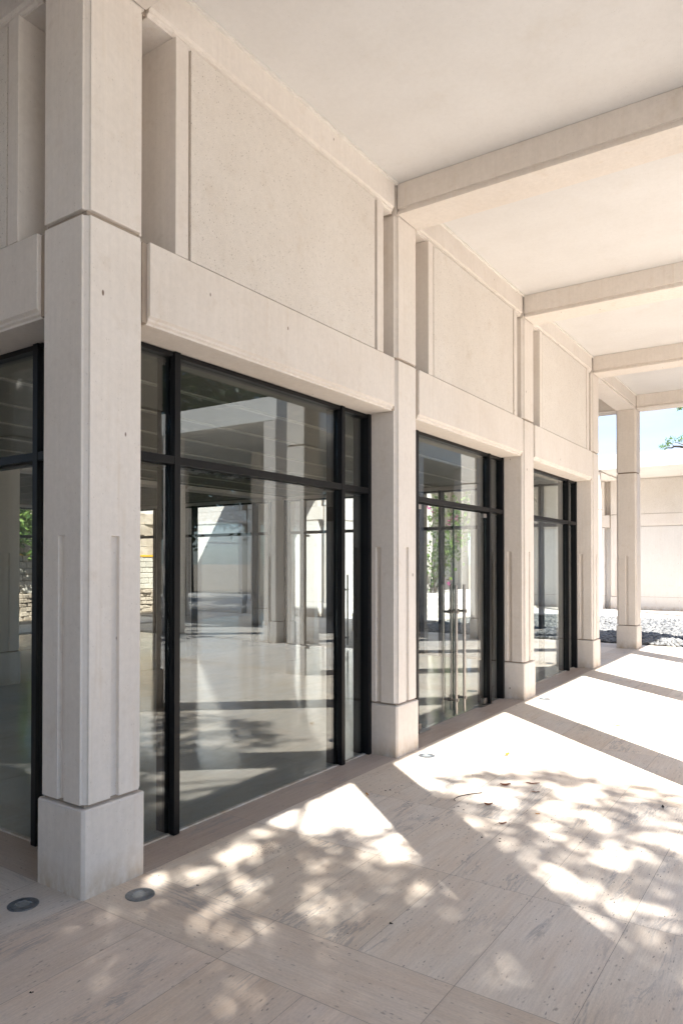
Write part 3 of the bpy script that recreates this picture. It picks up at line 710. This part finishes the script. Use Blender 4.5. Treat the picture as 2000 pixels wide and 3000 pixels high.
# the tree whose shade falls over the near paving
tree('shade_tree', 'large dense leafy tree that shades the near paving', 8.6, -6.6, 10, (-1.6, 1.4, 8.2, 4.2, 4.2, 1.9), 560, 118, 0.125, 11, 0.75, 'trees outside the portico')
tree('shade_tree', 'broad leafy tree south of the portico', 5.8, -9.4, 10, (-2.2, 0.8, 7.6, 4.4, 3.6, 2.4), 320, 120, 0.13, 12, 0.75, 'trees outside the portico')
for i, (x, y, h_, rr) in enumerate(((15, 3, 9, 3.6), (18, 10, 11, 4.4), (14.5, 19, 11, 4.6), (9, 25.5, 11, 4.2), (22, 18, 12, 5), (21, 2, 11, 5), (26, 26, 13, 6))):
    tree('court_tree', 'dark leafy tree mirrored in the glass, number %s in the row' % ['one', 'two', 'three', 'four', 'five', 'six', 'seven', 'eight', 'nine', 'ten'][i], x, y, h_, (0, 0, h_ * 0.62, rr, rr, h_ * 0.42), 210, 38, 0.34, 30 + i, 0.9, 'trees outside the portico')
for i, (x, y) in enumerate(((-1.5, -5.6), (-6.5, -5.7), (-11.5, -5.6))):  # trees added out of view to darken the south court and near left
    tree('court_tree', 'unseen leafy tree added to shade the south court, %s from the east' % ['first', 'second', 'third'][i], x, y, 9, (1.2, -1.6, 7.9, 3.6, 3.0, 1.9), 230, 60, 0.26, 60 + i, 0.8, 'trees outside the portico')
# tree behind the far pavilion, a few twigs reach into the sky
MAIN = [(-1.92, 6.47), (-2.21, 6.59), (-2.45, 6.63), (-2.56, 6.59), (-2.73, 6.62), (-2.88, 6.61)]
SUB1 = [(-2.45, 6.63), (-2.54, 6.75)]; SUB2 = [(-2.0, 6.6), (-2.28, 6.74), (-2.41, 6.77)]
TUFT = [(-2.94, 6.66), (-2.84, 6.62), (-2.79, 6.57), (-2.69, 6.74), (-2.65, 6.76), (-2.68, 6.85), (-2.64, 6.86), (-2.58, 6.96), (-2.53, 6.94), (-2.23, 6.88), (-2.14, 6.89), (-2.21, 6.84), (-2.1, 7.04), (-2.75, 6.61), (-2.61, 6.77)]
TOP = [(-2.26, 8.17), (-2.18, 8.2), (-2.11, 8.24), (-2.08, 8.29)]
def far_tree():
    r = random.Random(9); root = empty('feathery_tree', (1.4, 31, 0)); tag(root, 'thin branched feathery tree rising behind the far roof at the right edge', 'tree')
    b = MB(); pts = []
    def P(x, z, dy=0.0): return Vector((x - 1.4, dy, z))
    def limb(L, r0, r1):
        for i in range(len(L) - 1): b.cyl(L[i], L[i + 1], r0 + (r1 - r0) * i / (len(L) - 1), 7, r0 + (r1 - r0) * (i + 1) / (len(L) - 1))
    limb([P(1.4, 0), P(1.45, 3), P(1.35, 5.6), P(1.5, 8.0), P(1.3, 10.2)], 0.17, 0.05)
    limb([P(1.36, 5.6), P(0.2, 6.15), P(-1.0, 6.45)] + [P(x, z, 0.1 * i) for i, (x, z) in enumerate(MAIN)], 0.075, 0.018)
    limb([P(*MAIN[2]), P(*SUB1[1])], 0.018, 0.01); limb([P(-1.0, 6.6)] + [P(*q) for q in SUB2], 0.03, 0.01)
    limb([P(1.45, 7.6), P(0.0, 8.6), P(-1.2, 8.9), P(-1.9, 8.75), P(*TOP[0])], 0.05, 0.01)
    for (x, z) in TUFT + TOP:
        for k in range(5):
            c = P(x + r.gauss(0, .03), z + r.gauss(0, .03), r.gauss(0.1, .12)); d = Vector((r.uniform(-1, 1), r.uniform(-.5, .5), r.uniform(-.3, .6))).normalized()
            for q in range(4): pts.append(c + d * 0.035 * q)
    for k in range(70):      # the part of the crown beyond the picture
        c = Vector((r.uniform(-1.4, 2.4), r.uniform(-2, 2), r.uniform(6.4, 10.8)))
        if k % 3 == 0: b.cyl(P(1.45, 7.4), c, 0.03, 5, 0.008)
        for q in range(30): pts.append(c + Vector((r.gauss(0, .22), r.gauss(0, .22), r.gauss(0, .16))))
    mesh_obj('trunk', b.mesh('trunk', M['bark'], True), root); leaf_cloud('crown', pts, 0.095, M['leaf_light'], root, 4, aspect=0.4)
far_tree()
# bougainvillea growing over the planter
def bougainvillea():
    r = random.Random(21); root = empty('bougainvillea', (-8.1, 19.6, 0.55)); tag(root, 'green bougainvillea vine with magenta flowers, seen through the glass doors', 'plant')
    b = MB(); pts = []; fl = []
    def stem(p, d, n, rad, leaf):
        for i in range(n):
            q = p + d * 0.22; b.cyl(p, q, rad, 6, rad * 0.92); rad *= 0.93
            d = (d + Vector((r.uniform(-.3, .3), r.uniform(-.3, .3), r.uniform(-.2, .22)))).normalized(); p = q
            if p.z > leaf or r.random() < .25:
                for k in range(8): pts.append(p + Vector((r.gauss(0, .16), r.gauss(0, .16), r.gauss(0, .14))))
                if r.random() < .055:
                    c = p + Vector((r.gauss(0, .2), r.gauss(0, .2), r.gauss(0, .15)))
                    for k in range(16): fl.append(c + Vector((r.gauss(0, .06), r.gauss(0, .06), r.gauss(0, .07))))
    for k in range(9):
        a = r.uniform(0, 6.28); stem(Vector((r.uniform(-.1, .1), r.uniform(-.1, .1), 0)), Vector((math.cos(a) * .28, math.sin(a) * .28, 1)).normalized(), r.randint(11, 17), 0.02, 1.15)
    mesh_obj('stem', b.mesh('stem', M['bark'], True), root); leaf_cloud('foliage', pts, 0.13, M['leaf_light'], root, 5, aspect=0.8); leaf_cloud('flowers', fl, 0.08, M['petal'], root, 6, aspect=0.9)
bougainvillea()
def bush(name, label, x0, x1, y0, y1, z0, z1, n, size, seed, m='leaf_light', cat='shrub'):
    r = random.Random(seed); root = empty(name, ((x0 + x1) / 2, (y0 + y1) / 2, z0)); tag(root, label, cat); pts = []
    for i in range(n // 20):
        c = Vector((r.uniform(x0, x1) - (x0 + x1) / 2, r.uniform(y0, y1) - (y0 + y1) / 2, r.uniform(0, z1 - z0)))
        for k in range(20): pts.append(c + Vector((r.gauss(0, .2), r.gauss(0, .2), r.gauss(0, .2))))
    b = MB()
    for k in range(8): x = r.uniform(x0, x1) - (x0 + x1) / 2; b.cyl((x, 0, -1.0), (x + r.uniform(-.2, .2), 0, (z1 - z0) * .7), 0.03, 6, 0.012)
    mesh_obj('stem', b.mesh('stem', M['bark'], True), root); leaf_cloud('foliage', pts, size, M[m], root, seed)
bush('hedge', 'green hedge above the low white block wall, seen through the glass doors', -9.2, -6.2, 26.8, 27.8, 1.5, 3.2, 4500, 0.13, 41, 'leaf_light', 'hedge')
bush('hillside_shrub', 'bright green shrubs above the yellow handrail behind the left glass', -16.5, -15.3, 3, 10, 2.2, 4.6, 9000, 0.2, 42)

# ------------------------------------------------------------------ in-ground lights
def ring_mesh():
    n = 40; vs = []; fs = []
    prof = [(0.070, 0.0005), (0.070, 0.003), (0.067, 0.0045), (0.036, 0.0045), (0.034, 0.002)]
    for i in range(n):
        a = 2 * math.pi * i / n
        for (rr, z) in prof: vs.append((rr * math.cos(a), rr * math.sin(a), z))
    k = len(prof)
    for i in range(n):
        for j in range(k - 1): fs.append((i * k + j, ((i + 1) % n) * k + j, ((i + 1) % n) * k + j + 1, i * k + j + 1))
    b = MB(); b.add(vs, fs)
    return b.mesh('lamp_ring', M['lampring'])
ME_LR = ring_mesh(); b = MB(); b.cyl((0, 0, 0.0004), (0, 0, 0.0026), 0.0345, 32); ME_LL = b.mesh('lamp_lens', M['lamplens'])
b = MB()
for i in range(3):
    a = i * 2.094 + 0.4; b.cyl((0.052 * math.cos(a), 0.052 * math.sin(a), 0.003), (0.052 * math.cos(a), 0.052 * math.sin(a), 0.0056), 0.004, 8)
ME_LS = b.mesh('screw', M['steel'])
for i, (x, y, lb) in enumerate((( -0.198, -0.181, 'recessed floor light left of the corner column base'), (0.176, 0.195, 'recessed floor light right of the corner column base'),
        (0.168, 3.2, 'recessed floor light by the second column, left of the glass doors'), (0.168, 6.205, 'recessed floor light in bright sun by the third column'),
        (0.172, 9.225, 'small recessed floor light by the fourth column in bright sun'), (0.2, 12.1, 'farthest recessed floor light, beside the free standing column'))):
    root = empty('floor_light', (x, y, 0), 0.5 * i); tag(root, lb, 'floor light', 'lights recessed in the paving')
    mesh_obj('lamp_ring', ME_LR, root); mesh_obj('lamp_lens', ME_LL, root); mesh_obj('screw', ME_LS, root)

# ------------------------------------------------------------------ leaves, twig, seeds
def dry_leaf(x, y, L, wd, ang, curl, m, label, stalk=0.3):
    n = 8; vs = []; fs = []; r = random.Random(int(x * 1000))
    for i in range(n + 1):
        t = i / n; hw = wd * 0.5 * (math.sin(math.pi * t) ** 0.7) * (1 + 0.15 * math.sin(9 * t))
        zz = 0.004 + curl * (t - 0.5) ** 2 * 4
        vs += [(L * (t - 0.5), -hw, zz + curl * 0.8 + r.uniform(0, .002)), (L * (t - 0.5), 0, zz), (L * (t - 0.5), hw, zz + curl * 0.7 + r.uniform(0, .002))]
    for i in range(n):
        for j in range(2): o = i * 3 + j; fs.append((o, o + 3, o + 4, o + 1))
    b = MB(); b.add(vs, fs)
    if stalk: b.cyl((-L / 2, 0, 0.004 + curl), (-L / 2 - L * stalk, L * 0.05, 0.002), 0.0012, 5, 0.0009)
    o = mesh_obj('fallen_leaf', b.mesh('fallen_leaf', m), None, (x, y, 0.001), ang); sm = o.modifiers.new('s', 'SOLIDIFY'); sm.thickness = 0.0008
    tag(o, label, 'leaf', 'fallen leaves on the paving')
D, Y = M['drysurf'], M['dryyellow']
dry_leaf(1.01, 2.798, 0.075, 0.035, 0.6, 0.010, D, 'crinkled dark red leaf, upper left of the fallen red leaves')
dry_leaf(1.159, 2.947, 0.095, 0.022, 0.45, 0.006, D, 'long rust brown curled leaf on the brown paving band')
dry_leaf(1.241, 2.771, 0.055, 0.012, 0.4, 0.004, D, 'thin dark sliver leaf just below the long rust leaf', 0.2)
dry_leaf(1.073, 2.335, 0.055, 0.032, 0.55, 0.010, D, 'oval brown leaf with a long pale stalk', 0.9)
dry_leaf(1.278, 2.065, 0.05, 0.018, 0.75, 0.006, D, 'small dark red leaf nearest the camera', 0.5)
dry_leaf(0.721, 3.58, 0.045, 0.04, 1.5, 0.012, Y, 'orange curled leaf in the first full sun patch', 0.2)
dry_leaf(1.221, 5.228, 0.085, 0.02, 0.5, 0.008, Y, 'yellow sliver leaf in the second sun patch', 0.3)
dry_leaf(2.037, 2.927, 0.03, 0.02, 1.9, 0.008, M['seed'], 'tiny dark curled leaf near the right edge', 0.3)
dry_leaf(0.296, 2.066, 0.04, 0.014, 2.6, 0.006, Y, 'small tan leaf in the shadow left of the second column light', 0.2)
dry_leaf(1.397, 2.354, 0.03, 0.014, 0.3, 0.003, Y, 'tiny amber leaf in the dappled shade', 0.0)
P4 = [(0.852, 2.294), (0.832, 2.318), (0.829, 2.352), (0.835, 2.392), (0.852, 2.435), (0.874, 2.474), (0.903, 2.514), (0.935, 2.553)]
b = MB()
for i in range(7): b.cyl((*P4[i], 0.0035 + 0.001 * (i % 2)), (*P4[i + 1], 0.0035 + 0.001 * ((i + 1) % 2)), 0.0018 + 0.0003 * i, 8, 0.0018 + 0.0003 * (i + 1))
tg = mesh_obj('twig', b.mesh('twig', M['seed'], True)); tag(tg, 'thin curved dark twig lying in the dappled light', 'twig')
def litter():
    r = random.Random(77); b = MB()
    def bit(x, y, s):
        o = [(x + s * r.uniform(.5, 1), y, 0.001), (x - s * r.uniform(.2, .6), y + s * r.uniform(.3, .8), 0.001), (x - s * .4, y - s * r.uniform(.3, .8), 0.001), (x, y, 0.001 + s * r.uniform(.5, 1.0))]
        b.add(o, [(0, 1, 3), (1, 2, 3), (2, 0, 3), (0, 2, 1)])
    for x, y, s in ((0.912, 2.21, .011), (0.943, 2.287, .008), (0.969, 2.17, .010), (1.5, 2.308, .010), (1.253, 1.799, .010), (1.349, 1.839, .010), (1.363, 1.799, .010), (1.317, .636, .013), (1.968, 1.264, .008), (0.464, -.56, .012), (.333, .421, .011), (0.86, 1.95, .008), (.35, 2.22, .01), (.37, 2.25, .009), (.44, 2.6, .01)):
        bit(x, y, s * 0.8); bit(x + s * .5, y + s * .4, s * .5)
    for i in range(2300):
        y = r.triangular(0.1, 8.5, 2.5); x = r.uniform(0.02, 2.55)
        if y < 1.2 and r.random() < .5: continue
        bit(x, y, r.choice((.0018, .0025, .003, .0045)) * r.uniform(.7, 1.2))
    for i in range(240): bit(r.gauss(.30, .05), r.gauss(.95, .06), .0025)
    o = mesh_obj('leaf_litter', b.mesh('leaf_litter', M['seed'])); tag(o, 'scattered dark seeds and crumbs of leaf litter on the paving', 'litter', kind='stuff')
litter()
# tiny dry seed husks stuck on the stone of the corner column
